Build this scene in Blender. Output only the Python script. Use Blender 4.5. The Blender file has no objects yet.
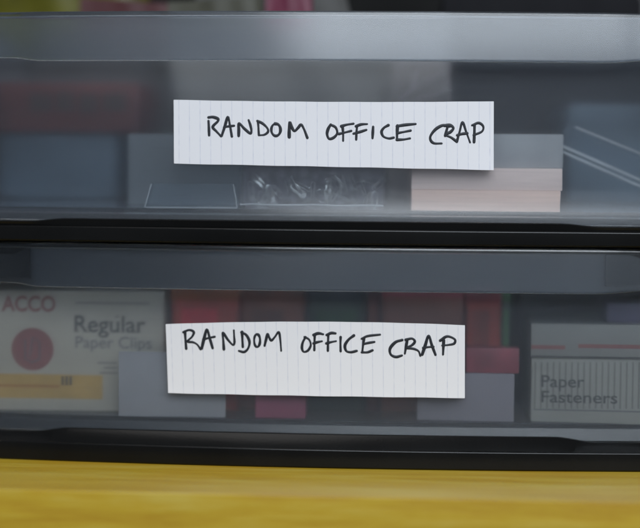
import bpy, bmesh, math, random
from mathutils import Vector, Matrix
random.seed(11)
S = bpy.context.scene
COL = S.collection
MM = 0.001

# ------------------------------------------------------------------ camera
D = 0.62
CAM = Vector((0.039, -D, 0.030))
TARGET = Vector((0.0, 0.0, 0.0))
ROLL = math.radians(0.53)
FPX = 1550.0                      # focal length in photo pixels (640 wide)
fwd = (TARGET - CAM).normalized()
right = fwd.cross(Vector((0, 0, 1))).normalized()
up = right.cross(fwd).normalized()
# roll: scene appears turned clockwise in the picture
r2 = right * math.cos(ROLL) + up * math.sin(ROLL)
u2 = up * math.cos(ROLL) - right * math.sin(ROLL)
right, up = r2, u2
cam_d = bpy.data.cameras.new('camera')
cam = bpy.data.objects.new('camera', cam_d); COL.objects.link(cam)
M = Matrix((right, up, -fwd)).transposed().to_4x4(); M.translation = CAM
cam.matrix_world = M
cam_d.sensor_width = 36; cam_d.lens = 36 * FPX / 640
cam_d.clip_start = 0.01; cam_d.clip_end = 50
cam_d.dof.use_dof = True
cam_d.dof.focus_distance = (Vector((0, -0.012, 0)) - CAM).length
cam_d.dof.aperture_fstop = 3.6
S.camera = cam

def at(px, py, Y):
    """world point at depth plane Y seen at a photo pixel"""
    d = fwd * FPX + right * (px - 320) + up * (264 - py)
    t = (Y - CAM.y) / d.y
    return CAM + d * t
def ZP(py, Y=0.0, px=320): return at(px, py, Y).z
def XP(px, Y=0.0, py=264): return at(px, py, Y).x

# ------------------------------------------------------------------ unit geometry
W = 0.1445        # half width of the drawers
DEP = 0.20        # depth of the unit
BOW = 0.008
def bow(x, y):
    f = max(0.0, 1 - max(0, y) / (DEP * 0.5))
    return -BOW * max(0.0, 1 - (x / W) ** 2) * f
def wall_y(x): return bow(x, 0)
def wall_pts(z0, zf, zt):
    m = .001
    return [(z0 + 1.0 * m, -.1 * m), (zf + .2 * m, -.9 * m), (zf + 8.5 * m, -2.7 * m), (zf + 12 * m, -2.75 * m), (z0 + .6 * (zt - z0), -1.7 * m), (zt - 2.2 * m, 0)]
def wall_off(z, P):
    for (a, oa), (b, ob) in zip(P, P[1:]):
        if z <= b: return oa + (ob - oa) * (z - a) / (b - a)
    return P[-1][1]

# ------------------------------------------------------------------ materials
def newmat(name):
    m = bpy.data.materials.new(name); m.use_nodes = True
    nt = m.node_tree; nt.nodes.clear()
    out = nt.nodes.new('ShaderNodeOutputMaterial')
    return m, nt, out
def N(nt, t, **kw):
    n = nt.nodes.new(t)
    for k, v in kw.items(): setattr(n, k, v)
    return n
def solid(name, col, rough=0.5, var=0.12, scale=60, bump=0.0, bscale=400, spec=0.5, metal=0.0, stretch=(1, 1, 1), col2=None):
    m, nt, out = newmat(name); L = nt.links
    p = N(nt, 'ShaderNodeBsdfPrincipled')
    tc = N(nt, 'ShaderNodeTexCoord'); mp = N(nt, 'ShaderNodeMapping'); mp.inputs['Scale'].default_value = stretch
    L.new(tc.outputs['Object'], mp.inputs[0])
    no = N(nt, 'ShaderNodeTexNoise'); no.inputs['Scale'].default_value = scale; no.inputs['Detail'].default_value = 6
    L.new(mp.outputs[0], no.inputs['Vector'])
    cr = N(nt, 'ShaderNodeValToRGB')
    c2 = col2 or [c * (1 + var) for c in col]; c1 = col if col2 else [c * (1 - var) for c in col]
    cr.color_ramp.elements[0].position = .3; cr.color_ramp.elements[1].position = .7
    cr.color_ramp.elements[0].color = (*c1, 1); cr.color_ramp.elements[1].color = (*c2, 1)
    L.new(no.outputs['Fac'], cr.inputs[0]); L.new(cr.outputs[0], p.inputs['Base Color'])
    p.inputs['Roughness'].default_value = rough; p.inputs['Metallic'].default_value = metal
    p.inputs['Specular IOR Level'].default_value = spec
    if bump:
        n2 = N(nt, 'ShaderNodeTexNoise'); n2.inputs['Scale'].default_value = bscale; n2.inputs['Detail'].default_value = 5
        L.new(mp.outputs[0], n2.inputs['Vector'])
        b = N(nt, 'ShaderNodeBump'); b.inputs['Strength'].default_value = bump; b.inputs['Distance'].default_value = 0.0005
        L.new(n2.outputs['Fac'], b.inputs['Height']); L.new(b.outputs[0], p.inputs['Normal'])
    L.new(p.outputs[0], out.inputs[0])
    return m

def frosted(name, rough=0.22, clear=0.16, veil=0.20, tint=(.86, .92, .96), veilcol=(.62, .70, .80), ior=1.30):
    """milky see-through polypropylene: rough refraction + a little straight transmission + a milky scattering part"""
    m, nt, out = newmat(name); L = nt.links
    tc = N(nt, 'ShaderNodeTexCoord')
    no = N(nt, 'ShaderNodeTexNoise'); no.inputs['Scale'].default_value = 70; no.inputs['Detail'].default_value = 2
    L.new(tc.outputs['Object'], no.inputs['Vector'])
    n3 = N(nt, 'ShaderNodeTexNoise'); n3.inputs['Scale'].default_value = 14; n3.inputs['Detail'].default_value = 4
    L.new(tc.outputs['Object'], n3.inputs['Vector'])
    b = N(nt, 'ShaderNodeBump'); b.inputs['Strength'].default_value = 0.05; b.inputs['Distance'].default_value = 0.0002
    L.new(no.outputs['Fac'], b.inputs['Height'])
    p = N(nt, 'ShaderNodeBsdfPrincipled')
    p.inputs['Base Color'].default_value = (*tint, 1); p.inputs['Transmission Weight'].default_value = 1
    mr = N(nt, 'ShaderNodeMapRange'); mr.inputs['To Min'].default_value = rough * .85; mr.inputs['To Max'].default_value = rough * 1.2
    L.new(n3.outputs['Fac'], mr.inputs['Value']); L.new(mr.outputs[0], p.inputs['Roughness'])
    p.inputs['IOR'].default_value = ior
    L.new(b.outputs[0], p.inputs['Normal'])
    tr = N(nt, 'ShaderNodeBsdfTransparent'); tr.inputs[0].default_value = (*tint, 1)
    m1 = N(nt, 'ShaderNodeMixShader'); m1.inputs[0].default_value = clear
    L.new(p.outputs[0], m1.inputs[1]); L.new(tr.outputs[0], m1.inputs[2])
    di = N(nt, 'ShaderNodeBsdfDiffuse'); di.inputs[0].default_value = (*veilcol, 1)
    tl = N(nt, 'ShaderNodeBsdfTranslucent'); tl.inputs[0].default_value = (*veilcol, 1)
    m2 = N(nt, 'ShaderNodeMixShader'); m2.inputs[0].default_value = .5
    L.new(di.outputs[0], m2.inputs[1]); L.new(tl.outputs[0], m2.inputs[2])
    m3 = N(nt, 'ShaderNodeMixShader')
    mv = N(nt, 'ShaderNodeMapRange'); mv.inputs['To Min'].default_value = veil * .85; mv.inputs['To Max'].default_value = veil * 1.15
    n4 = N(nt, 'ShaderNodeTexNoise'); n4.inputs['Scale'].default_value = 40; n4.inputs['Detail'].default_value = 8
    mp = N(nt, 'ShaderNodeMapping'); mp.inputs['Scale'].default_value = (.5, 1, 1.6)
    L.new(tc.outputs['Object'], mp.inputs[0]); L.new(mp.outputs[0], n4.inputs['Vector'])
    L.new(n4.outputs['Fac'], mv.inputs['Value'])
    ms = N(nt, 'ShaderNodeMapping'); ms.inputs['Scale'].default_value = (1, 6, 26); ms.inputs['Rotation'].default_value = (0, .06, 0)
    ns = N(nt, 'ShaderNodeTexNoise'); ns.inputs['Scale'].default_value = 55; ns.inputs['Detail'].default_value = 3
    L.new(tc.outputs['Object'], ms.inputs[0]); L.new(ms.outputs[0], ns.inputs['Vector'])
    rs = N(nt, 'ShaderNodeMapRange'); rs.inputs['From Min'].default_value = .60; rs.inputs['From Max'].default_value = .76; rs.inputs['To Max'].default_value = .035
    L.new(ns.outputs['Fac'], rs.inputs['Value'])
    ad = N(nt, 'ShaderNodeMath', operation='ADD'); L.new(mv.outputs[0], ad.inputs[0]); L.new(rs.outputs[0], ad.inputs[1]); L.new(ad.outputs[0], m3.inputs[0])
    L.new(m1.outputs[0], m3.inputs[1]); L.new(m2.outputs[0], m3.inputs[2])
    L.new(m3.outputs[0], out.inputs[0])
    return m

# ------------------------------------------------------------------ mesh helpers
def link(name, bm, mat, parent=None, smooth=True):
    me = bpy.data.meshes.new(name); bmesh.ops.recalc_face_normals(bm, faces=bm.faces[:])
    bm.to_mesh(me); bm.free()
    o = bpy.data.objects.new(name, me); COL.objects.link(o)
    if mat: me.materials.append(mat)
    if parent:
        o.parent = parent
        o.matrix_parent_inverse = Matrix.Translation(parent.location).inverted()
    if smooth:
        for p in me.polygons: p.use_smooth = True
        try: me.set_sharp_from_angle(angle=math.radians(35))
        except Exception: pass
    return o
def tag(o, label, cat, group=None):
    o['label'] = label; o['category'] = cat
    if group: o['group'] = group
    return o
def empty(name, loc, label, cat, group=None):
    o = bpy.data.objects.new(name, None); COL.objects.link(o); o.location = loc
    o.empty_display_size = 0.01
    return tag(o, label, cat, group)
def box_bm(x0, x1, y0, y1, z0, z1, bev=0.0004, rot=0.0, jitter=0.0, seg=2):
    bm = bmesh.new(); bmesh.ops.create_cube(bm, size=1)
    cx, cy, cz = (x0 + x1) / 2, (y0 + y1) / 2, (z0 + z1) / 2
    for v in bm.verts:
        v.co = Vector((v.co.x * (x1 - x0), v.co.y * (y1 - y0), v.co.z * (z1 - z0)))
        if jitter: v.co += Vector((random.uniform(-1, 1), random.uniform(-1, 1), 0)) * jitter
    if bev: bmesh.ops.bevel(bm, geom=bm.edges[:], offset=bev, segments=seg, affect='EDGES', profile=.6)
    bmesh.ops.transform(bm, matrix=Matrix.Translation((cx, cy, cz)) @ Matrix.Rotation(rot, 4, 'Z'), verts=bm.verts)
    return bm
def loft(bm, rings, closed_u=True, closed_v=True):
    """rings: list of lists of BMVert (same length)"""
    n = len(rings); m = len(rings[0])
    for i in range(n if closed_u else n - 1):
        a, b = rings[i], rings[(i + 1) % n]
        for j in range(m if closed_v else m - 1):
            k = (j + 1) % m
            bm.faces.new((a[j], a[k], b[k], b[j]))

def perimeter():
    """rounded rectangle seen from above: list of (point, outward normal)"""
    r = 0.010; pts = []
    nf = 72
    for i in range(nf + 1):
        x = -W + r + (2 * W - 2 * r) * i / nf
        pts.append((Vector((x, 0, 0)), Vector((0, -1, 0))))
    def arc(cx, cy, a0, a1):
        for i in range(1, 8):
            a = math.radians(a0 + (a1 - a0) * i / 8)
            pts.append((Vector((cx + r * math.cos(a), cy + r * math.sin(a), 0)), Vector((math.cos(a), math.sin(a), 0))))
    arc(W - r, r, -90, 0)
    for i in range(9): pts.append((Vector((W, r + (DEP - 2 * r) * i / 8, 0)), Vector((1, 0, 0))))
    arc(W - r, DEP - r, 0, 90)
    for i in range(9): pts.append((Vector((W - r - (2 * W - 2 * r) * i / 8, DEP, 0)), Vector((0, 1, 0))))
    arc(-W + r, DEP - r, 90, 180)
    for i in range(9): pts.append((Vector((-W, DEP - r - (DEP - 2 * r) * i / 8, 0)), Vector((-1, 0, 0))))
    arc(-W + r, r, 180, 270)
    return pts
PER = perimeter()
def sweep(bm, prof):
    """prof(p, n) -> list of (off, z); sweeps it round the drawer plan with the bowed front"""
    rings = []
    for p, n in PER:
        ring = []
        for off, z in prof(p, n):
            q = p + n * off
            ring.append(bm.verts.new((q.x, q.y + bow(p.x, q.y), z)))
        rings.append(ring)
    loft(bm, rings)
    return rings
def sstep(a, b, x):
    t = max(0, min(1, (x - a) / (b - a))); return t * t * (3 - 2 * t)

M_tub = frosted('milky_polypropylene', rough=0.225, clear=0.07, veil=0.055, ior=1.45, veilcol=(.55,.63,.76), tint=(.92,.94,.95))
M_rim = frosted('milky_polypropylene_rim', rough=0.17, clear=0.04, veil=0.016, tint=(.80,.86,.93), veilcol=(.52, .63, .76), ior=1.44)
M_black = solid('black_plastic', (.006, .006, .006), rough=.2, var=.25, scale=30, bump=.04, bscale=900, spec=.22)

XL, XR = XP(38), XP(600)
def make_drawer(name, z0, zf, zlb, zt, label):
    root = empty(name, (0, DEP / 2, z0), label, 'drawer', 'stacked see-through drawers')
    m = MM
    # tub wall and floor
    bm = bmesh.new()
    def prof(p, n):
        zt2 = zt - 1.75 * m
        P = wall_pts(z0, zf, zt)
        return [(-.9 * m, z0), (-.1 * m, z0 + .4 * m)] + [(o_, z_) for z_, o_ in P] + [(-.3 * m, zt2), (-1.3 * m, zt2)] + [(o_ - 1.6 * m, z_) for z_, o_ in P[:2:-1]] + [
                (-4.3 * m, zf + 8 * m), (-3.9 * m, zf + 3.5 * m), (-4.4 * m, zf + .6 * m), (-5.5 * m, zf), (-5.5 * m, zf - 1.4 * m), (-3.4 * m, zf - 1.2 * m), (-2.2 * m, z0 + .5 * m), (-2.0 * m, z0)]
    rings = sweep(bm, prof)
    bm.faces.new([r[16] for r in rings]); bm.faces.new([r[17] for r in rings][::-1])
    link('tub', bm, M_tub, root)
    # folded-over rim, standing proud along the middle of the front, lower and set back at its corners
    bm = bmesh.new()
    def prof2(p, n):
        front = n.y < -.5
        if front:
            k = sstep(XL - .008, XL + .003, p.x) * (1 - sstep(XR - .002, XR + .020, p.x))
        else: k = 0
        o = (5.5 + 1.3 * k) * m; dz = (1 - k) * 1.3 * m
        zb = zlb + dz; t0 = zt - 1.7 * m
        return [(-.1 * m, t0), (o - 4.7 * m, t0), (o - 4.2 * m, t0 - .6 * m), (o - 1.5 * m, zb + .8 * m), (o - .9 * m, zb), (o - .25 * m, zb - .1 * m), (o, zb + .2 * m), (o - .02 * m, zb + .55 * m), (o - .08 * m, zb + 1.0 * m),
                (o - 2.55 * m, zt - 1.1 * m), (o - 2.64 * m, zt - .6 * m), (o - 2.9 * m, zt - .15 * m), (o - 3.5 * m, zt), (-1.2 * m, zt), (-1.6 * m, zt - .4 * m), (-1.6 * m, t0)]
    sweep(bm, prof2)
    link('rim', bm, M_rim, root)
    return root

yF = -BOW - 0.006   # plane of the rim faces at the middle
Z_board = ZP(468.5, yF - .001)
Zu_t = ZP(10, yF); Zu_lb = ZP(61, yF); Zu_0 = ZP(223.5, -BOW); Zu_f = ZP(212, -BOW)
Zl_t = ZP(247, yF); Zl_lb = ZP(291, yF); Zl_0 = ZP(438, -BOW); Zl_f = ZP(424, -BOW)
make_drawer('drawer', Zu_0, Zu_f, Zu_lb, Zu_t, 'upper translucent plastic drawer with dark and pinkish office things behind its front')
make_drawer('drawer', Zl_0, Zl_f, Zl_lb, Zl_t, 'lower translucent plastic drawer holding a paper clip carton and a fastener box')

# ------------------------------------------------------------------ black frame
frame = empty('storage_unit', (0, DEP / 2, Z_board), 'black plastic frame housing with glossy rails under each translucent drawer', 'storage unit')
def rail(name, zb, zedge, zslab, zcrest, foff, steep=1.9):
    bm = bmesh.new(); rings = []; n = 90; WR = W + .004
    m = MM
    for i in range(n + 1):
        x = -WR + 2 * WR * i / n
        k = sstep(XP(32), XP(74), x) * (1 - sstep(XP(556), XP(598), x))
        crest = zslab + .3 * m + (zcrest - zslab - .3 * m) * k
        edge = zedge
        sec = [(foff - .6 * m, zb), (foff, zb + .6 * m), (foff + .1 * m, edge - .8 * m), (foff + .04 * m, edge - .5 * m), (foff - .12 * m, edge - .24 * m), (foff - .36 * m, edge - .07 * m), (foff - .7 * m, edge), (foff - 1.0 * m, edge + .08 * m), (steep * m + .3 * m, crest - .45 * m), (steep * m, crest - .2 * m), (steep * m - .7 * m, crest), (.5 * m, crest - .2 * m), (.2 * m, zslab), (-DEP, zslab), (-DEP, zslab - 2 * m), (-4 * m, zslab - 2.0 * m), (-4.2 * m, zb)]
        rings.append([bm.verts.new((x, -o + bow(x, -o), z)) for o, z in sec])
    loft(bm, rings, closed_u=False)
    bm.faces.new(rings[0]); bm.faces.new(rings[-1][::-1])
    return link(name, bm, M_black, frame)
rail('middle_rail', ZP(244.5, yF), ZP(229, yF), Zu_0 - .0003, ZP(220.5, -BOW), 5.6 * MM, 5.1)
rail('base_rail', Z_board, ZP(449, yF), Zl_0 - .0003, ZP(433, -BOW), 6.6 * MM)
for s in (-1, 1):
    xa, xb = sorted((s * (W + .0075), s * (W + .011)))
    link('side_panel', box_bm(xa, xb, .004, DEP + .006, Z_board, Zu_t + .001, .0008), M_black, frame)
link('back_panel', box_bm(-W - .0074, W + .0074, DEP + .0072, DEP + .0100, Z_board, Zu_t + .045, .0006), solid('matt_black_board', (.012, .012, .012), rough=.9, spec=.1), frame)
for zz in (Zu_0 - .0023, Zl_0 - .0023):
    for s in (-1, 1):
        xa, xb = sorted((s * (W + .0041), s * (W + .0074)))
        link('runner', box_bm(xa, xb, .006, DEP, zz, zz + .004, .0004), M_black, frame)

for s in (-1, 1):  # added black blocks that darken the lower rim's corners from behind
    bm = bmesh.new(); rg = []
    for i in range(9):
        x = (XR + .0015 + (W - .012 - XR) * i / 8) if s > 0 else (-W + .012 + (XL - .002 + W - .012) * i / 8)
        rg.append([bm.verts.new((x, bow(x, 0) - o_, z_)) for o_, z_ in ((.5 * MM, Zl_t - .0022), (1.7 * MM, Zl_t - .0022), (2.2 * MM, Zl_lb + .0032), (.5 * MM, Zl_lb + .0032))])
    loft(bm, rg, closed_u=False); bm.faces.new(rg[0]); bm.faces.new(rg[-1][::-1])
    link('dark_corner_block', bm, M_black, frame)

# ------------------------------------------------------------------ yellow board
def board_mat():
    m, nt, out = newmat('yellow_varnished_wood'); L = nt.links
    p = N(nt, 'ShaderNodeBsdfPrincipled'); tc = N(nt, 'ShaderNodeTexCoord')
    mp = N(nt, 'ShaderNodeMapping'); mp.inputs['Scale'].default_value = (.35, 3, 3)
    L.new(tc.outputs['Object'], mp.inputs[0])
    n1 = N(nt, 'ShaderNodeTexNoise'); n1.inputs['Scale'].default_value = 45; n1.inputs['Detail'].default_value = 8; n1.inputs['Roughness'].default_value = .65
    L.new(mp.outputs[0], n1.inputs['Vector'])
    cr = N(nt, 'ShaderNodeValToRGB')
    cr.color_ramp.elements[0].position = .34; cr.color_ramp.elements[0].color = (.45, .26, .014, 1)
    cr.color_ramp.elements[1].position = .66; cr.color_ramp.elements[1].color = (.56, .40, .06, 1)
    e = cr.color_ramp.elements.new(.5); e.color = (.52, .335, .022, 1)
    L.new(n1.outputs['Fac'], cr.inputs[0])
    n2 = N(nt, 'ShaderNodeTexNoise'); n2.inputs['Scale'].default_value = 9; n2.inputs['Detail'].default_value = 5
    L.new(tc.outputs['Object'], n2.inputs['Vector'])
    mx = N(nt, 'ShaderNodeMixRGB', blend_type='MIX'); mx.inputs[2].default_value = (.54, .25, .02, 1)
    mr = N(nt, 'ShaderNodeMapRange'); mr.inputs['From Min'].default_value = .5; mr.inputs['From Max'].default_value = .75; mr.inputs['To Max'].default_value = .6
    L.new(n2.outputs['Fac'], mr.inputs['Value']); L.new(mr.outputs[0], mx.inputs[0]); L.new(cr.outputs[0], mx.inputs[1])
    L.new(mx.outputs[0], p.inputs['Base Color'])
    p.inputs['Roughness'].default_value = .33; p.inputs['Specular IOR Level'].default_value = .8
    b = N(nt, 'ShaderNodeBump'); b.inputs['Strength'].default_value = .45; b.inputs['Distance'].default_value = .0008
    L.new(n1.outputs['Fac'], b.inputs['Height']); L.new(b.outputs[0], p.inputs['Normal'])
    L.new(p.outputs[0], out.inputs[0])
    return m
yB = -0.070
for _ in range(20):       # front edge of the board where the photo shows it
    if at(320, 497, yB).z > Z_board: yB -= .002
    else: break
o = link('shelf', box_bm(-.30, .30, yB, DEP + .03, Z_board - .036, Z_board - .0001, .0006, seg=3), board_mat())
o['kind'] = 'structure'

# ------------------------------------------------------------------ paper labels with marker writing
def paper_mat():
    m, nt, out = newmat('ruled_paper'); L = nt.links
    p = N(nt, 'ShaderNodeBsdfPrincipled'); uv = N(nt, 'ShaderNodeUVMap')
    sp = N(nt, 'ShaderNodeSeparateXYZ'); L.new(uv.outputs[0], sp.inputs[0])
    # faint ruling: u is in millimetres
    mo = N(nt, 'ShaderNodeMath', operation='WRAP'); mo.inputs[1].default_value = 0; mo.inputs[2].default_value = 4.25
    L.new(sp.outputs[0], mo.inputs[0])
    ab = N(nt, 'ShaderNodeMath', operation='COMPARE'); ab.inputs[1].default_value = 2.1; ab.inputs[2].default_value = .16
    L.new(mo.outputs[0], ab.inputs[0])
    nz = N(nt, 'ShaderNodeTexNoise'); nz.inputs['Scale'].default_value = .35; L.new(uv.outputs[0], nz.inputs['Vector'])
    fac = N(nt, 'ShaderNodeMath', operation='MULTIPLY'); L.new(ab.outputs[0], fac.inputs[0])
    mr = N(nt, 'ShaderNodeMapRange'); mr.inputs['From Min'].default_value = .3; mr.inputs['From Max'].default_value = .7; mr.inputs['To Min'].default_value = .15; mr.inputs['To Max'].default_value = .8
    L.new(nz.outputs['Fac'], mr.inputs['Value']); L.new(mr.outputs[0], fac.inputs[1])
    mx = N(nt, 'ShaderNodeMixRGB'); mx.inputs[1].default_value = (.82, .80, .815, 1); mx.inputs[2].default_value = (.60, .60, .68, 1)
    L.new(fac.outputs[0], mx.inputs[0]); L.new(mx.outputs[0], p.inputs['Base Color'])
    p.inputs['Roughness'].default_value = .75; p.inputs['Specular IOR Level'].default_value = .25
    n2 = N(nt, 'ShaderNodeTexNoise'); n2.inputs['Scale'].default_value = 3; n2.inputs['Detail'].default_value = 6
    L.new(uv.outputs[0], n2.inputs['Vector'])
    b = N(nt, 'ShaderNodeBump'); b.inputs['Strength'].default_value = .15; b.inputs['Distance'].default_value = .0002
    L.new(n2.outputs['Fac'], b.inputs['Height']); L.new(b.outputs[0], p.inputs['Normal'])
    L.new(p.outputs[0], out.inputs[0]); return m
M_paper = paper_mat()
M_ink = solid('marker_ink', (.012, .014, .020), rough=.55, var=.3, scale=900)
def on_wall(px, py, off):
    Y = -BOW
    for _ in range(4):
        q = at(px, py, Y); Y = wall_y(q.x) - off
    return q
def make_label(corners, letters, WP, arch, label, curl):
    """corners TL TR BR BL in photo pixels: sets the strip's real place and size on the drawer front"""
    c = [on_wall(*p, .0004) for p in corners]
    nx, nz = 64, 14
    def surf(u, v):
        a = c[0].lerp(c[1], u); b = c[3].lerp(c[2], u); q = a.lerp(b, v)
        lift = .00022 + curl(u, v)
        q.z += arch * (1 - (2 * u - 1) ** 2) * (1 - v) + .00003 * math.sin(u * 37 + v * 5) * (1 - v) + .00006 * math.sin(u * 29 + 2) * v
        q.y = wall_y(q.x) - wall_off(q.z, WP) - lift
        return q
    root_loc = surf(.5, 1)
    bm = bmesh.new(); uvl = bm.loops.layers.uv.new('UVMap')
    F = [[bm.verts.new(surf(i / nx, j / nz)) for j in range(nz + 1)] for i in range(nx + 1)]
    B = [[bm.verts.new(surf(i / nx, j / nz) + Vector((0, .00016, 0))) for j in range(nz + 1)] for i in range(nx + 1)]
    wmm = (c[1] - c[0]).length * 1000; hmm = (c[3] - c[0]).length * 1000
    uvd = {}
    for i in range(nx + 1):
        for j in range(nz + 1):
            uvd[F[i][j]] = uvd[B[i][j]] = (i / nx * wmm, -j / nz * hmm)
    for i in range(nx):
        for j in range(nz):
            bm.faces.new((F[i][j], F[i][j + 1], F[i + 1][j + 1], F[i + 1][j]))
            bm.faces.new((B[i][j], B[i + 1][j], B[i + 1][j + 1], B[i][j + 1]))
    for i in range(nx):
        bm.faces.new((F[i][0], F[i + 1][0], B[i + 1][0], B[i][0])); bm.faces.new((F[i][nz], B[i][nz], B[i + 1][nz], F[i + 1][nz]))
    for j in range(nz):
        bm.faces.new((F[0][j], B[0][j], B[0][j + 1], F[0][j + 1])); bm.faces.new((F[nx][j], F[nx][j + 1], B[nx][j + 1], B[nx][j]))
    for f in bm.faces:
        for l in f.loops: l[uvl].uv = uvd[l.vert]
    root = empty('paper_label', root_loc, label, 'label', 'handwritten paper labels')
    link('paper', bm, M_paper, root)
    # writing: low domed ribbons of ink lying on the paper
    bm = bmesh.new()
    k = 0
    def local(px, py):
        # invert the corner interpolation on the paper
        q = on_wall(px, py, .0006)
        u = (q.x - c[0].x) / (c[1].x - c[0].x)
        for _ in range(3):
            t = c[0].lerp(c[1], u); b = c[3].lerp(c[2], u); v = (t.z - q.z) / (t.z - b.z)
            lx = t.x + (b.x - t.x) * v; u += (q.x - lx) / (c[1].x - c[0].x)
        return u, v
    for stroke in letters:
        k += 1
        pts = [Vector(local(*p)) for p in stroke]
        # Catmull-Rom
        ext = [pts[0] * 2 - pts[1]] + pts + [pts[-1] * 2 - pts[-2]]
        path = []
        for a in range(1, len(ext) - 2):
            p0, p1, p2, p3 = ext[a - 1:a + 3]
            for s in range(7):
                t = s / 7
                path.append(.5 * ((2 * p1) + (p2 - p0) * t + (2 * p0 - 5 * p1 + 4 * p2 - p3) * t * t + (3 * p1 - p0 - 3 * p2 + p3) * t ** 3))
        path.append(pts[-1])
        P = [surf(p.x, p.y) for p in path]
        # extend ends with rounded tips
        w0 = .00060 * random.uniform(.9, 1.1); ph = random.uniform(0, 6)
        tot = len(P); rings = []
        seq = [(P[0], P[1] - P[0], x) for x in (-1, -.85, -.5)] + [(P[i], P[min(i + 1, tot - 1)] - P[max(i - 1, 0)], 0) for i in range(tot)] + [(P[-1], P[-1] - P[-2], x) for x in (.5, .85, 1)]
        for idx, (q, tg, e) in enumerate(seq):
            tg = Vector((tg.x, 0, tg.z)).normalized(); side = Vector((-tg.z, 0, tg.x))
            w = w0 * (1 + .13 * math.sin(ph + idx * .35)) * (1 - .25 * idx / len(seq))
            ww = w * math.sqrt(max(0, 1 - e * e)) if abs(e) < 1 else w * .05
            q2 = q + tg * e * w
            ring = []
            for a in range(7):
                th = math.pi * a / 6
                ring.append(bm.verts.new(q2 + side * (ww * math.cos(th)) + Vector((0, -.00002 - (.00007 + .000004 * k) * math.sin(th), 0))))
            rings.append(ring)
        loft(bm, rings, closed_u=False, closed_v=False)
    link('handwriting', bm, M_ink, root)
    return root

def conv(ox, oy, s, strokes): return [[(ox + u / s, oy + v / s) for u, v in st] for st in strokes]
def oval(cx, cy, rx, ry, n=10, a0=-100): return [(cx + rx * math.cos(math.radians(a0 + 372 * i / n)), cy + ry * math.sin(math.radians(a0 + 372 * i / n))) for i in range(n + 1)]
up_l = conv(165, 90, 5.867, [
    [(251, 178), (253, 222), (254, 264)], [(253, 156), (278, 154), (306, 164), (305, 180), (276, 212), (296, 238), (324, 268)],
    [(328, 266), (346, 212), (365, 153), (377, 205), (388, 270)], [(343, 214), (370, 209), (402, 205)],
    [(428, 266), (429, 228), (430, 190), (462, 222), (497, 250), (503, 232), (497, 200), (487, 170)]])
up_l += conv(245, 100, 8, [
    [(100, 168), (103, 220), (106, 274)], [(94, 158), (135, 178), (172, 214), (180, 245), (152, 270), (106, 276)],
    oval(243, 230, 37, 50), [(350, 290), (350, 230), (354, 168), (370, 208), (392, 240), (420, 215), (446, 188), (470, 228), (495, 296)]])
up_l += conv(320, 100, 6.4, [
    [(66, 150), (50, 178), (43, 212), (56, 242), (86, 234), (108, 205), (98, 168), (66, 150)],
    [(142, 158), (146, 205), (146, 254)], [(135, 160), (168, 150), (212, 143)], [(120, 210), (160, 200), (198, 190)],
    [(236, 158), (232, 200), (230, 248)], [(228, 160), (262, 148), (300, 146)], [(214, 208), (255, 197), (296, 184)],
    [(339, 165), (337, 200), (335, 240)], [(436, 155), (408, 172), (393, 198), (405, 228), (440, 241), (472, 235)],
    [(496, 158), (493, 202), (492, 246)], [(492, 161), (545, 152), (612, 146)], [(494, 206), (535, 198), (580, 189)], [(492, 249), (535, 247), (575, 240)]])
up_l += conv(410, 95, 6.21, [
    [(246, 190), (205, 184), (160, 208), (128, 250), (130, 280), (152, 297), (196, 298)],
    [(236, 186), (228, 215), (219, 250)], [(214, 186), (250, 184), (270, 202), (252, 226), (222, 243), (258, 262), (290, 286)],
    [(292, 286), (309, 225), (327, 165), (350, 225), (374, 291)], [(296, 246), (325, 238), (358, 234)],
    [(402, 182), (401, 235), (399, 290)], [(388, 184), (428, 170), (456, 192), (448, 224), (396, 246)]])
lo_l = conv(170, 320, 8, [
    [(114, 104), (118, 170), (123, 238)], [(103, 106), (148, 90), (184, 106), (172, 142), (134, 180), (178, 188), (212, 208), (238, 246)],
    [(247, 240), (266, 165), (290, 90), (312, 160), (335, 240)], [(262, 168), (305, 158), (352, 150)],
    [(425, 250), (421, 185), (418, 120), (455, 172), (496, 216), (510, 200), (508, 150), (506, 104)],
    [(572, 118), (574, 175), (577, 232)], [(568, 120), (605, 140), (630, 190), (622, 240), (590, 272), (545, 264)]])
lo_l += conv(230, 320, 8, [oval(212, 185, 24, 50), [(272, 226), (284, 180), (297, 135), (312, 168), (328, 186), (356, 158), (386, 122), (398, 180), (405, 266)]])
lo_l += conv(290, 320, 6.4, [
    [(96, 130), (78, 165), (74, 200), (86, 220), (112, 212), (130, 180), (120, 145), (90, 128)],
    [(156, 118), (154, 165), (153, 210)], [(148, 116), (180, 106), (210, 112)], [(148, 168), (175, 160), (202, 155)],
    [(243, 116), (241, 165), (240, 214)], [(233, 116), (262, 104), (290, 106)], [(230, 168), (260, 160), (292, 154)],
    [(322, 130), (321, 172), (322, 216)], [(406, 119), (372, 145), (350, 180), (358, 214), (388, 222), (426, 214)],
    [(472, 136), (466, 180), (461, 220)], [(458, 138), (498, 121), (576, 111)], [(468, 172), (500, 164), (540, 157)], [(460, 223), (495, 222), (528, 209)]])
lo_l += conv(380, 320, 6.21, [
    [(136, 138), (95, 152), (62, 190), (66, 226), (98, 241), (136, 232)],
    [(168, 140), (161, 180), (154, 220)], [(160, 136), (198, 128), (216, 146), (196, 170), (160, 186), (205, 190), (238, 204), (250, 232)],
    [(262, 225), (282, 165), (302, 108), (322, 165), (345, 225)], [(270, 184), (300, 178), (332, 175)],
    [(396, 132), (394, 175), (392, 220)], [(374, 136), (418, 108), (464, 124), (462, 150), (428, 160), (388, 165)]])

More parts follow.
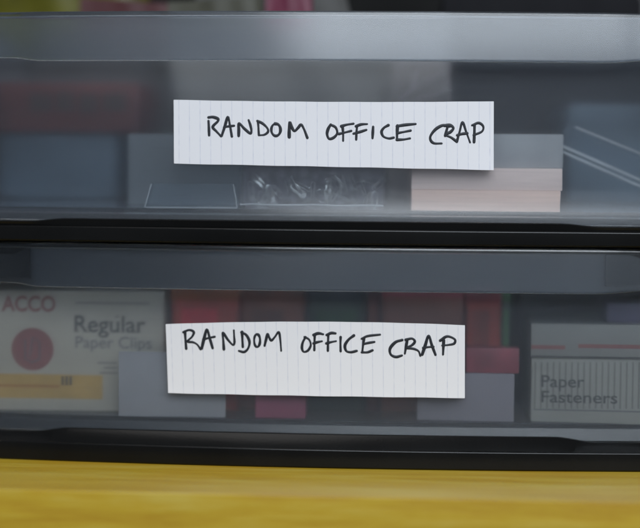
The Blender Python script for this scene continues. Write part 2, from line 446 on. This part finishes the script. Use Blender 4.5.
make_label([(173, 99.5), (494, 101), (494, 170), (173, 163.5)], up_l, wall_pts(Zu_0, Zu_f, Zu_t), -.0006,
           'white ruled paper strip on the upper drawer, RANDOM OFFICE CRAP centred in dark marker',
           lambda u, v: .0007 * max(0, u - .85) * 5 * v ** 2 + .0002 * (1 - u) ** 6 + .00012 * (1 - v) ** 4 + .00006 * (1 + math.sin(u * 17 + v * 3)))
make_label([(165, 324.5), (465, 325.5), (465, 399), (167, 394)], lo_l, wall_pts(Zl_0, Zl_f, Zl_t), .0013,
           'white ruled paper strip on the lower drawer, RANDOM OFFICE CRAP written along its top',
           lambda u, v: .0004 * max(0, u - .9) * 6 + .0003 * (1 - v) ** 4 + .0001 * v ** 5 + .00006 * (1 + math.sin(u * 14 + 1)))

# ------------------------------------------------------------------ contents
G = 0.00005
def inner(x): return wall_y(x) + .0056
def pbox(name, x0, y0, x1, y1, Y, depth, mat, zb, bev=.0005, jit=0, parent=None, rot=0):
    """box whose front face at depth Y covers the given photo pixels; zb = height it stands on (None: bottom from pixel)"""
    a = XP(x0, Y, (y0 + y1) / 2); b = XP(x1, Y, (y0 + y1) / 2); zt = ZP(y0, Y, (x0 + x1) / 2)
    if zb is None: zb = ZP(y1, Y, (x0 + x1) / 2)
    a = max(a, -W + .0035); b = min(b, W - .0035)
    return link(name, box_bm(a, b, Y, Y + depth, zb, zt, bev, jitter=jit, rot=rot), mat, parent), (a, b, zb, zt)
def text_mesh(name, s, x0, x1, z, h, y, mat, parent, bold=0.0, serif=False):
    cu = bpy.data.curves.new(name, 'FONT'); cu.body = s; cu.size = 1; cu.offset = bold; cu.extrude = 0.01
    to = bpy.data.objects.new(name, cu); COL.objects.link(to)
    dg = bpy.context.evaluated_depsgraph_get(); me = bpy.data.meshes.new_from_object(to.evaluated_get(dg))
    bpy.data.objects.remove(to)
    bm = bmesh.new(); bm.from_mesh(me)
    mnx = min(v.co.x for v in bm.verts); mxx = max(v.co.x for v in bm.verts)
    sx = (x1 - x0) / (mxx - mnx); sz = h / .70
    for v in bm.verts:
        v.co = Vector((x0 + (v.co.x - mnx) * sx, y - .00006 if v.co.z > 0 else y + .00001, z + v.co.y * sz))
    if serif:
        # foot and head serifs on the upright stems (R, l, r)
        for fx, top in ((.035, 0), (.035, 1), (.19, 0), (.615, 0), (.60, 1), (.90, 0)):
            cx = x0 + (x1 - x0) * fx
            r = bmesh.ops.create_cube(bm, size=1)
            for v in r['verts']: v.co = Vector((cx + v.co.x * .0019, y - .00004 + v.co.y * .00004, z + .0002 + top * (h * .97 - .0004) + v.co.z * .0004))
    return link(name, bm, mat, parent, smooth=False)
def T(o, label, cat, group=None): return tag(o[0], label, cat, group)

c_ = lambda r, g, b: (r, g, b)
# --- upper drawer
zf = Zu_f + G
m_navy = solid('navy_card', (.050, .078, .110), .6, var=.35, scale=28)
m_dred = solid('dark_red_card', (.11, .016, .011), .6)
m_brn = solid('brown_print', (.05, .022, .015), .6)
o, e = pbox('storage_tin', -45, 132, 120, 209, .036, .064, m_navy, zf, .005)
tag(o, 'dark blue tin box low at the left end of the upper drawer', 'tin')
root = empty('carton', (XP(55, .035), .07, e[3] + G), 'dark red carton with brown print on top of the dark blue tin', 'carton')
o, e2 = pbox('body', -45, 84, 140, 132, .035, .06, m_dred, e[3] + G, .0006, parent=root)
for xa, xb, ya, yb_ in ((30, 52, 94, 112), (57, 74, 92, 112), (80, 98, 94, 113), (103, 126, 93, 111)):
    link('faded_print', box_bm(XP(xa, .035), XP(xb, .035), .0349, .03501, ZP(yb_, .035, 80), ZP(ya, .035, 80), 0), m_brn, root, smooth=False)
o, e = pbox('clear_case', 128, 134, 241, 207, .012, .030, None, zf, .0012)
o.data.materials.append(frosted('pale_case_plastic', rough=.3, clear=.15, veil=.35, veilcol=(.6, .66, .72)))
tag(o, 'pale grey plastic case behind the left edge of the upper paper label', 'case')
# small dish whose bright edges show as a trapezoid
m_edge = solid('bright_plastic_edge', (.42, .45, .48), .35)
m_clear = frosted('clear_plastic', rough=.05, clear=.55, veil=.06, ior=1.2, veilcol=(.7, .72, .78))
def tube(bm, pts, r, n=8, closed=False):
    rings = []
    for i, p in enumerate(pts):
        a = pts[max(i - 1, 0)]; b = pts[min(i + 1, len(pts) - 1)]
        t = (b - a).normalized(); s = t.cross(Vector((.13, 1, .21))).normalized(); w = t.cross(s)
        rings.append([bm.verts.new(p + (s * math.cos(q * 2 * math.pi / n) + w * math.sin(q * 2 * math.pi / n)) * r) for q in range(n)])
    loft(bm, rings, closed_u=False); bm.faces.new(rings[0][::-1]); bm.faces.new(rings[-1])
yd = inner(XP(190)) + .0008
root = empty('clear_dish', (XP(190, yd), yd + .004, zf), 'small clear dish with bright edges under the left end of the upper label', 'dish')
bm = bmesh.new()
zt_, zb_ = ZP(184, yd, 190), zf + .0003
xs = [XP(151, yd), XP(233, yd), XP(237, yd), XP(145, yd)]
vs = [bm.verts.new((x, y, z)) for y in (yd, yd + .007) for x, z in ((xs[0], zt_), (xs[1], zt_), (xs[2], zb_), (xs[3], zb_))]
for f in ((0, 1, 2, 3), (7, 6, 5, 4), (0, 4, 5, 1), (1, 5, 6, 2), (2, 6, 7, 3), (3, 7, 4, 0)): bm.faces.new([vs[i] for i in f])
link('body', bm, m_clear, root, smooth=False)
bm = bmesh.new(); yy = yd - .0003
tube(bm, [Vector((xs[0], yy, zt_)), Vector((xs[3], yy, zb_ + .0005)), Vector((xs[3] + .002, yy, zb_ + .0003))], .00028)
tube(bm, [Vector((xs[3] + .001, yy, zb_ + .0003)), Vector((xs[2], yy, zb_ + .0003))], .00028)
tube(bm, [Vector((xs[2], yy, zb_ + .0005)), Vector((xs[1], yy, zt_))], .00028)
link('edge', bm, m_edge, root)
# bag of clips
def pouch(x0, y0, x1, y1, Y, depth, zb, amp, nx=40, nz=14):
    xa, xb = XP(x0, Y), XP(x1, Y); zt = ZP(y0, Y, (x0 + x1) / 2)
    bm = bmesh.new(); rs = []
    for i in range(nx + 1):
        u = i / nx; ring = []
        for j in range(2 * nz):
            a = 2 * math.pi * j / (2 * nz)
            cy, cz = math.cos(a), math.sin(a)
            cy = math.copysign(abs(cy) ** .7, cy); cz = math.copysign(abs(cz) ** .5, cz)
            sq = (1 - abs(2 * u - 1) ** 8) ** .5 if 0 < u < 1 else 0.03
            k = .75 + .25 * sq
            n = math.sin(u * 23 + j * 1.7) * .5 + math.sin(u * 41 - j * .9) * .5
            ring.append(bm.verts.new((xa + (xb - xa) * u, Y + depth / 2 - cy * depth / 2 * max(sq, .1) + n * amp, max(zb, (zt + zb) / 2 + cz * (zt - zb) / 2 * k + n * amp))))
        rs.append(ring)
    loft(bm, rs, closed_u=False); bm.faces.new(rs[0]); bm.faces.new(rs[-1][::-1])
    return bm
m_bag = frosted('bag_film', rough=.10, clear=.45, veil=.10, ior=1.35, veilcol=(.6, .56, .62))
m_bagfill = solid('purple_grey_print', (.09, .07, .08), .5, scale=330, col2=(.42, .36, .38))
yb = inner(XP(310)) + .0010
o = link('plastic_bag', pouch(238, 163, 384, 205, yb, .012, zf, .0005), m_bag); bag = o
bm = bmesh.new(); tube(bm, [Vector((XP(240 + 143 * i / 12, yb), yb - .0005 + .0002 * math.sin(i * 2.1), zf + .0022 + .00015 * math.sin(i * 1.3))) for i in range(13)], .00032, 6)
link('seam', bm, m_edge, bag)
tag(o, 'crinkled clear bag of small metal clips below the middle of the upper label', 'bag')
o = link('card_insert', box_bm(XP(242, yb), XP(381, yb), yb + .0135, yb + .0165, zf, ZP(166, yb), .0004), m_bagfill); tag(o, 'purple grey mottled card right behind the bag of clips', 'card')
m_steel = solid('steel_wire', (.95, .92, .88), .25, metal=1)
def clip_bm():
    L, w = .0085, .0022; pts = []
    def arc(cx, cz, r, a0, a1):
        for i in range(7):
            a = math.radians(a0 + (a1 - a0) * i / 6); pts.append(Vector((cx + r * math.cos(a), 0, cz + r * math.sin(a))))
    pts.append(Vector((-L * .3, 0, w * .8))); arc(L * .5, 0, w * .8, 90, -90); arc(-L * .5, w * .12, w * .92, -90, -270); arc(L * .32, w * .3, w * .65, 90, -90); pts.append(Vector((-L * .2, 0, -w * .35)))
    bm = bmesh.new(); tube(bm, pts, .00022, 6); return bm
first = None
for i in range(44):
    xx = XP(random.uniform(246, 378), yb); zz = zf + .0018 + random.random() * .0105
    if first is None: o = first = link('paper_clip', clip_bm(), m_steel)
    else: o = first.copy(); COL.objects.link(o)
    o.location = (xx, yb + .0035 + .00013 * i, zz); o.rotation_euler = (random.uniform(-1.2, 1.2), random.uniform(0, 6.28), random.uniform(-1.3, 1.3)); o.scale = (.6, .6, .6)
    tag(o, 'small steel paper clip lying in the clear bag', 'paper clip', 'steel paper clips in the clear bag')
# grey envelope with a slanting, crinkled right side
def sheet(name, poly, Y, th, mat, zfloor, wob=.0006, parent=None):
    bm = bmesh.new(); nx, nz = 40, 20
    # poly: TL TR BR BL pixels
    c = [at(p[0], p[1], Y) for p in poly]
    if zfloor is not None: c[2].z = c[3].z = zfloor
    def s(u, v):
        q = c[0].lerp(c[1], u).lerp(c[3].lerp(c[2], u), v)
        q.y = Y + wob * (math.sin(u * 9 + v * 4) + .6 * math.sin(u * 21 - v * 11 + 1) * u)
        return q
    F = [[bm.verts.new(s(i / nx, j / nz)) for j in range(nz + 1)] for i in range(nx + 1)]
    Bk = [[bm.verts.new(s(i / nx, j / nz) + Vector((0, th, 0))) for j in range(nz + 1)] for i in range(nx + 1)]
    for i in range(nx):
        for j in range(nz):
            bm.faces.new((F[i][j], F[i][j + 1], F[i + 1][j + 1], F[i + 1][j])); bm.faces.new((Bk[i][j], Bk[i + 1][j], Bk[i + 1][j + 1], Bk[i][j + 1]))
        bm.faces.new((F[i][0], F[i + 1][0], Bk[i + 1][0], Bk[i][0])); bm.faces.new((F[i][nz], Bk[i][nz], Bk[i + 1][nz], F[i + 1][nz]))
    for j in range(nz):
        bm.faces.new((F[0][j], Bk[0][j], Bk[0][j + 1], F[0][j + 1])); bm.faces.new((F[nx][j], F[nx][j + 1], Bk[nx][j + 1], Bk[nx][j]))
    return link(name, bm, mat, parent)
o = sheet('envelope', [(168, 58), (449, 58), (392, 209), (200, 209)], .046, .0015, solid('grey_paper', (.15, .145, .14), .7, bump=.3, bscale=60), zf, .0010)
tag(o, 'grey paper envelope standing behind the top edge of the upper label', 'envelope')
o = sheet('plastic_sleeve', [(395, 72), (452, 60), (452, 118), (388, 128)], .018, .0005, frosted('sleeve_film', rough=.12, clear=.35, veil=.3, ior=1.2), None, .0012)
bpy.data.objects.remove(o)
bm = bmesh.new(); ys = .0005
o = sheet('plastic_sleeve', [(392, 64), (450, 60), (452, 209), (388, 209)], .0335, .0006, frosted('sleeve_film2', rough=.12, clear=.45, veil=.25, ior=1.2, veilcol=(.7, .66, .66), tint=(.95, .93, .93)), zf, .0022)
bm.free()
slv = o
slv.location = (0, 0, 0)
bm = bmesh.new()
for p_, q_ in (((398, 100), (424, 84)), ((424, 84), (449, 74)), ((404, 104), (436, 95)), ((412, 90), (418, 72)), ((436, 95), (450, 90))):  # pale ribs stand in for highlights along the sleeve's creases
    tube(bm, [at(*p_, .0325), at((p_[0] + q_[0]) / 2, (p_[1] + q_[1]) / 2 - 1.2, .0318), at(*q_, .0325)], .0004, 6)
link('crease_highlight', bm, solid('crease_highlight_tone', (.42, .40, .41), .35), slv)
tag(o, 'crinkled clear sleeve standing above the right part of the upper label', 'plastic sleeve')
o = pbox('backdrop', -45, 14, 166, 209, .132 - .030, .002, solid('black_backdrop', (.020, .020, .022), .6), zf, .0004)
bpy.data.objects.remove(o[0])
o = pbox('backdrop', -45, 16, 163, 209, .097, .005, solid('black_backdrop_board', (.020, .020, .022), .6, var=.3), zf, .0008)  # added dark board so the left of rim and wall reads dark
T(o, 'black binder added behind the dark red carton', 'backdrop')
o = pbox('backing', 168, 18, 448, 209, .060, .002, solid('dark_grey_board', (.05, .05, .052), .7, var=.3), zf, .0004)  # added dark backing so the middle of the rim shows only reflections
T(o, 'dark grey divider board added behind the grey paper envelope', 'divider board')
# pink pads
m_pad = solid('pink_paper_stack', (.88, .64, .55), .8, var=.06, stretch=(.3, .3, 14), scale=90)
m_pad2 = solid('pinkish_cream_stack', (.84, .68, .63), .8, var=.06, stretch=(.3, .3, 14), scale=90)
yp = inner(XP(480)) + .0016
o1 = pbox('note_pad', 411, 190.5, 560, 209, yp, .045, m_pad, zf, .0003, jit=.0002)
T(o1, 'bottom pink note pad low behind the right end of the upper label', 'note pad', 'stacked pink note pads')
o2 = pbox('note_pad', 411, 168, 562, 190, yp + .0008, .045, m_pad2, o1[1][3] + G, .0003, jit=.0003)
T(o2, 'top pinkish cream note pad resting on the pink one', 'note pad', 'stacked pink note pads')
o3 = pbox('small_box', 474, 134, 563, 168, yp + .0045, .035, solid('blue_grey_card', (.36, .37, .385), .6), o2[1][3] + G, .0006)
T(o3, 'blue grey card box on top of the pink note pads', 'box')
# strap / ruler
root = empty('clear_ruler', at(600, 170, .004), 'clear plastic ruler slanting down to the right end of the upper drawer', 'ruler')
def bar(p, q, th, dep, bev=.0002):
    L_ = (q - p).length; bm = box_bm(-L_ / 2, L_ / 2, -dep / 2, dep / 2, -th / 2, th / 2, bev)
    x = (q - p).normalized(); z = x.cross(Vector((0, 1, 0))).normalized() * -1; y = z.cross(x)
    Mx = Matrix((x, y, z)).transposed().to_4x4(); Mx.translation = (p + q) / 2
    bmesh.ops.transform(bm, matrix=Mx, verts=bm.verts); return bm
yr = .012
link('blade', bar(at(561, 135, yr), at(656, 177, yr), .0085, .0012), m_clear, root)
link('edge', bar(at(561, 145.6, yr - .0009), at(656, 187.2, yr - .0009), .0010, .0005, .0001), m_edge, root)
link('edge', bar(at(561, 151.2, yr - .0009), at(656, 193.4, yr - .0009), .0009, .0005, .0001), m_edge, root)
link('edge', bar(at(575, 127, yr - .0009), at(656, 160, yr - .0009), .0007, .0005, .0001), m_edge, root)
o = pbox('carton', 566, 104, 668, 209, .042, .055, solid('slate_blue_card', (.105, .150, .195), .6, var=.35, scale=26), zf, .003)
T(o, 'slate blue carton behind the slanting ruler at the right end', 'carton')
o = pbox('pouch', 440, -6, 668, 209, .105, .05, solid('black_cloth', (.014, .014, .016), .9, bump=.3, spec=.1), zf, .004)
T(o, 'tall black cloth pouch standing behind the slate blue carton', 'pouch')
# tall things that stick up above the upper rim
m_yg = solid('yellow_green_film', (.075, .07, .004), .3, var=.5, scale=35)
o = sheet('folder', [(-45, -16), (148, -12), (150, 209), (-45, 209)], .118, .004, m_yg, zf, .0012)
tag(o, 'crumpled yellow green folder poking above the left of the upper rim', 'folder')
o = sheet('notebook', [(80, -3), (178, 4), (180, 209), (75, 209)], .104, .005, solid('dark_maroon_cover', (.06, .01, .012), .5), zf, .0004)
tag(o, 'dark maroon notebook just in front of the yellow green folder', 'notebook')
root = empty('magazine', at(285, 209, .09), 'pink magazine with pale pages poking above the middle of the rim', 'magazine')
sheet('cover', [(266, -12), (312, -12), (316, 209), (262, 209)], .0905, .001, solid('pink_cover', (.13, .02, .045), .4), zf, .0005, root)
sheet('pages', [(196, -8), (345, -8), (398, 209), (196, 209)], .0945, .004, solid('grey_pages', (.06, .058, .055), .6), zf, .0006, root)
o = sheet('leaflet', [(168, 2), (262, -3), (262, 209), (160, 209)], .085, .0012, solid('olive_leaflet', (.05, .048, .03), .5), zf, .0006)
tag(o, 'olive grey leaflet standing left of the pink magazine', 'leaflet')

# --- lower drawer
zf = Zl_f + G
def inn(px, extra=.0012): return inner(XP(px)) + extra
m_white = solid('white_carton', (.40, .375, .325), .5, var=.05)
m_ylw = solid('yellow_print', (.44, .29, .10), .5, var=.12)
m_red = solid('red_print', (.24, .10, .10), .5)
m_blk = solid('black_print', (.065, .065, .07), .5)
m_gry = solid('grey_print_and_shadow', (.13, .13, .145), .5)
yc = inn(-10, .0030)
root = empty('paper_clip_box', (XP(60, yc), yc + .015, zf), 'white paper clip carton with red disc and yellow band, far left', 'box')
o, e = pbox('carton', -28, 292, 164, 408, yc, .030, m_white, zf, .0005, parent=root)
# yc: wall is bowed; carton face must clear it everywhere
def decal(name, x0, y0, x1, y1, mat, Y=None, th=.00008, parent=None):
    Y = yc if Y is None else Y
    a, b = XP(x0, Y, (y0 + y1) / 2), XP(x1, Y, (y0 + y1) / 2); z1 = ZP(y0, Y, (x0 + x1) / 2); z0 = ZP(y1, Y, (x0 + x1) / 2)
    a = max(a, -W + .0045); b = min(b, W - .0045)
    return link(name, box_bm(a, b, Y - th, Y + .00002, z0, z1, 0), mat, parent or root, smooth=False)
decal('yellow_band', -26, 374, 103, 399, m_ylw)
decal('band_stripe', -26, 384, 60, 387, solid('orange_print', (.36, .18, .06), .5), th=.00014)
bm = bmesh.new(); q = at(33, 349, yc)
bmesh.ops.create_cone(bm, cap_ends=True, segments=48, radius1=.0088, radius2=.0088, depth=.0001, matrix=Matrix.Translation((q.x, yc - .00004, q.z)) @ Matrix.Rotation(math.pi / 2, 4, 'X'))
link('red_disc', bm, m_red, root, smooth=False)
bm = bmesh.new()
tube(bm, [Vector((q.x - .003, yc - .00012, q.z + .004)), Vector((q.x - .003, yc - .00012, q.z - .004)), Vector((q.x, yc - .00012, q.z - .0055)), Vector((q.x + .003, yc - .00012, q.z - .004)), Vector((q.x + .003, yc - .00012, q.z + .003)), Vector((q.x, yc - .00012, q.z + .005)), Vector((q.x - .001, yc - .00012, q.z - .003))], .00035, 6)
link('clip_picture', bm, m_gry, root)
def ptext(s, x0, x1, ybase, hpx, mat, Y, bold=0, serif=False):
    return text_mesh('lettering', s, XP(x0, Y, ybase), XP(x1, Y, ybase), ZP(ybase, Y, (x0 + x1) / 2), hpx * .0004, Y, mat, root, bold, serif)
ptext('ACCO', 2, 56, 311, 15, m_red, yc, .03)
ptext('Regular', 75, 146, 332, 17, m_blk, yc, .012, True)
ptext('Paper Clips', 76, 152, 348, 12, m_gry, yc, .005)
for k_, (xa, xb, yy_) in enumerate(((98, 117, 362), (104, 118, 367), (100, 118, 372), (76, 150, 303), (134, 150, 353))):
    decal('small_print', xa, yy_, xb, yy_ + 1.3, m_gry, yc)
for k_ in range(3): decal('small_print', 62 + 4 * k_, 376, 64.4 + 4 * k_, 385, m_blk, yc, th=.00018)
# card in front of the carton: it must fit between carton and wall
yk = inn(120, .0004)
o = pbox('index_card', 119, 352, 226, 411, yk, .0005, solid('lavender_card', (.30, .30, .325), .7, var=.04), zf, .0001)
T(o, 'pale lavender card standing behind the left end of the lower label', 'card')
yq = .010
rows = [('carton', 172, 288, 238, (.38, .045, .028), 'bright red carton behind the top left of the lower label', .008),
        ('carton', 241, 287, 304, (.24, .075, .045), 'rusty brown carton between the bright red carton and the dark green one', .014),
        ('carton', 307, 290, 364, (.025, .04, .03), 'dark green carton above the middle of the lower label', .012),
        ('carton', 367, 288, 379, (.10, .018, .022), 'thin maroon carton between dark green and brown cartons', .013),
        ('carton', 382, 289, 462, (.22, .075, .05), 'wide brown carton above the right half of the lower label', .012),
        ('carton', 466, 287, 500, (.32, .04, .028), 'tall red carton at the right end of the lower label', .010),
        ('carton', 502, 289, 509, (.07, .10, .09), 'thin teal carton beside the tall red one', .011)]
for nm, x0, y0, x1, colr, lab, Y in rows:
    Y += .006; o = pbox(nm, x0, y0, x1, 415, Y, .035 + random.random() * .02, solid('card_' + lab.split()[0] + str(x0), colr, .55, var=.18, scale=70), zf, .0006, jit=.0002)
    ob_, (xa_, xb_, zb__, zt__) = o
    rt = empty('carton', (ob_.location.x, Y, zf), lab, 'carton', 'cartons standing in the lower drawer')
    ob_.name = 'body'; ob_.parent = rt; ob_.matrix_parent_inverse = Matrix.Translation(rt.location).inverted()
    h_ = random.uniform(.004, .007)
    link('lid', box_bm(xa_ - .0003, xb_ + .0003, Y - .0005, Y + .03, zt__ - h_, zt__ + .0004, .0005), solid('lid_' + str(x0), tuple(c * random.choice((.65, 1.5)) for c in colr), .5, var=.2, scale=70), rt)
    link('printed_panel', box_bm(xa_ + (xb_ - xa_) * .15, xb_ - (xb_ - xa_) * random.uniform(.1, .35), Y - .0001, Y + .00002, zt__ - h_ - .022, zt__ - h_ - .003, 0), solid('panel_' + str(x0), tuple(min(1, c * random.choice((.6, 1.6)) + .01) for c in colr), .5, var=.3, scale=140), rt, smooth=False)
yv = inn(465, .0030)
ob = pbox('small_box', 417, 373, 514, 424, yv, .010, solid('lavender_box', (.21, .195, .23), .6, var=.05), zf, .0005)
T(ob, 'lavender grey box low at the right end of the lower label', 'box')
o = pbox('small_box', 466, 348, 519, 373, yv + .0006, .009, solid('crimson_box', (.22, .045, .065), .5, var=.35, scale=90), ob[1][3] + G, .0005)
T(o, 'crimson box resting on the lavender grey box', 'box')
o = pbox('eraser', 255, 393, 306, 412, inn(290, .002), .008, solid('magenta_rubber', (.22, .04, .09), .6), zf, .001)
T(o, 'magenta eraser just below the middle of the lower label', 'eraser')
# fastener box
yf = inn(525, .0036)
m_box = solid('grey_carton', (.27, .27, .255), .6, var=.05)
root = empty('fastener_box', (XP(590, yf), yf + .02, zf), 'grey beige carton reading Paper Fasteners with a thin red stripe', 'box')
o, e = pbox('base', 531, 358.5, 668, 414, yf, .035, m_box, zf, .0004, parent=root)
link('lid', box_bm(e[0] - .0004, e[1], yf - .0006, yf + .0356, e[3] + .0001, ZP(324, yf, 590), .0004), solid('grey_lid', (.22, .22, .215), .6, var=.05), root)
decal('red_stripe', 531, 345, 565, 349, m_red, yf - .0006)
decal('red_stripe', 578, 344.5, 668, 348.5, m_red, yf - .0006)
decal('dark_line', 531, 356.5, 668, 358, m_blk, yf - .0006)
for i in range(22):
    x = 534 + i * 6.1
    decal('printed_stripe', x, 362, x + 1.6, 409, solid('stripe_print', (.17, .17, .16), .6) if i == 0 else bpy.data.materials['stripe_print'], yf, th=.00005)
ptext('Paper', 541, 584, 387, 12, m_blk, yf - .00006, .01)
ptext('Fasteners', 541, 617, 403, 12, m_blk, yf - .00006, .01)
decal('dark_line', 533, 410.5, 668, 412, m_gry, yf)  # painted shadow edge along the bottom of the box
o = pbox('wallet', 512, 290, 668, 415, .055, .05, solid('black_leather', (.022, .022, .022), .5, bump=.3), zf, .003)
T(o, 'black leather wallet standing behind the fastener carton', 'wallet')
o = pbox('small_box', 606, 304, 668, 323, yf + .006, .02, solid('dusky_violet', (.10, .09, .15), .5), ZP(324, yf, 590) + G, .0008)
T(o, 'dusky violet box on top of the fastener carton', 'box')

# ------------------------------------------------------------------ light
w = bpy.data.worlds.new('World'); S.world = w; w.use_nodes = True
bg = w.node_tree.nodes['Background']; bg.inputs[0].default_value = (.70, .76, .84, 1); bg.inputs[1].default_value = 0.10
def area(name, loc, tgt, sx, sy, power, col):
    l = bpy.data.lights.new(name, 'AREA'); l.shape = 'RECTANGLE'; l.size = sx; l.size_y = sy; l.energy = power; l.color = col
    o = bpy.data.objects.new(name, l); COL.objects.link(o); o.location = loc
    o.rotation_euler = (Vector(tgt) - Vector(loc)).to_track_quat('-Z', 'Y').to_euler(); return o
area('window_light', (.34, -1.38, .98), (0, 0, .05), 1.15, .74, 27, (.84, .92, 1.0))
area('overhead_fill', (-.2, -.25, 1.3), (0, 0, 0), .5, .5, 1.6, (1, .97, .94))  # added fill lamp from above

S.view_settings.view_transform = 'Standard'; S.view_settings.look = 'None'
S.view_settings.exposure = 0.25; S.view_settings.gamma = 1
S.render.engine = 'CYCLES'
cy = S.cycles
cy.use_denoising = True
cy.max_bounces = 16; cy.transmission_bounces = 14; cy.transparent_max_bounces = 16; cy.diffuse_bounces = 4; cy.glossy_bounces = 6
cy.sample_clamp_indirect = 4
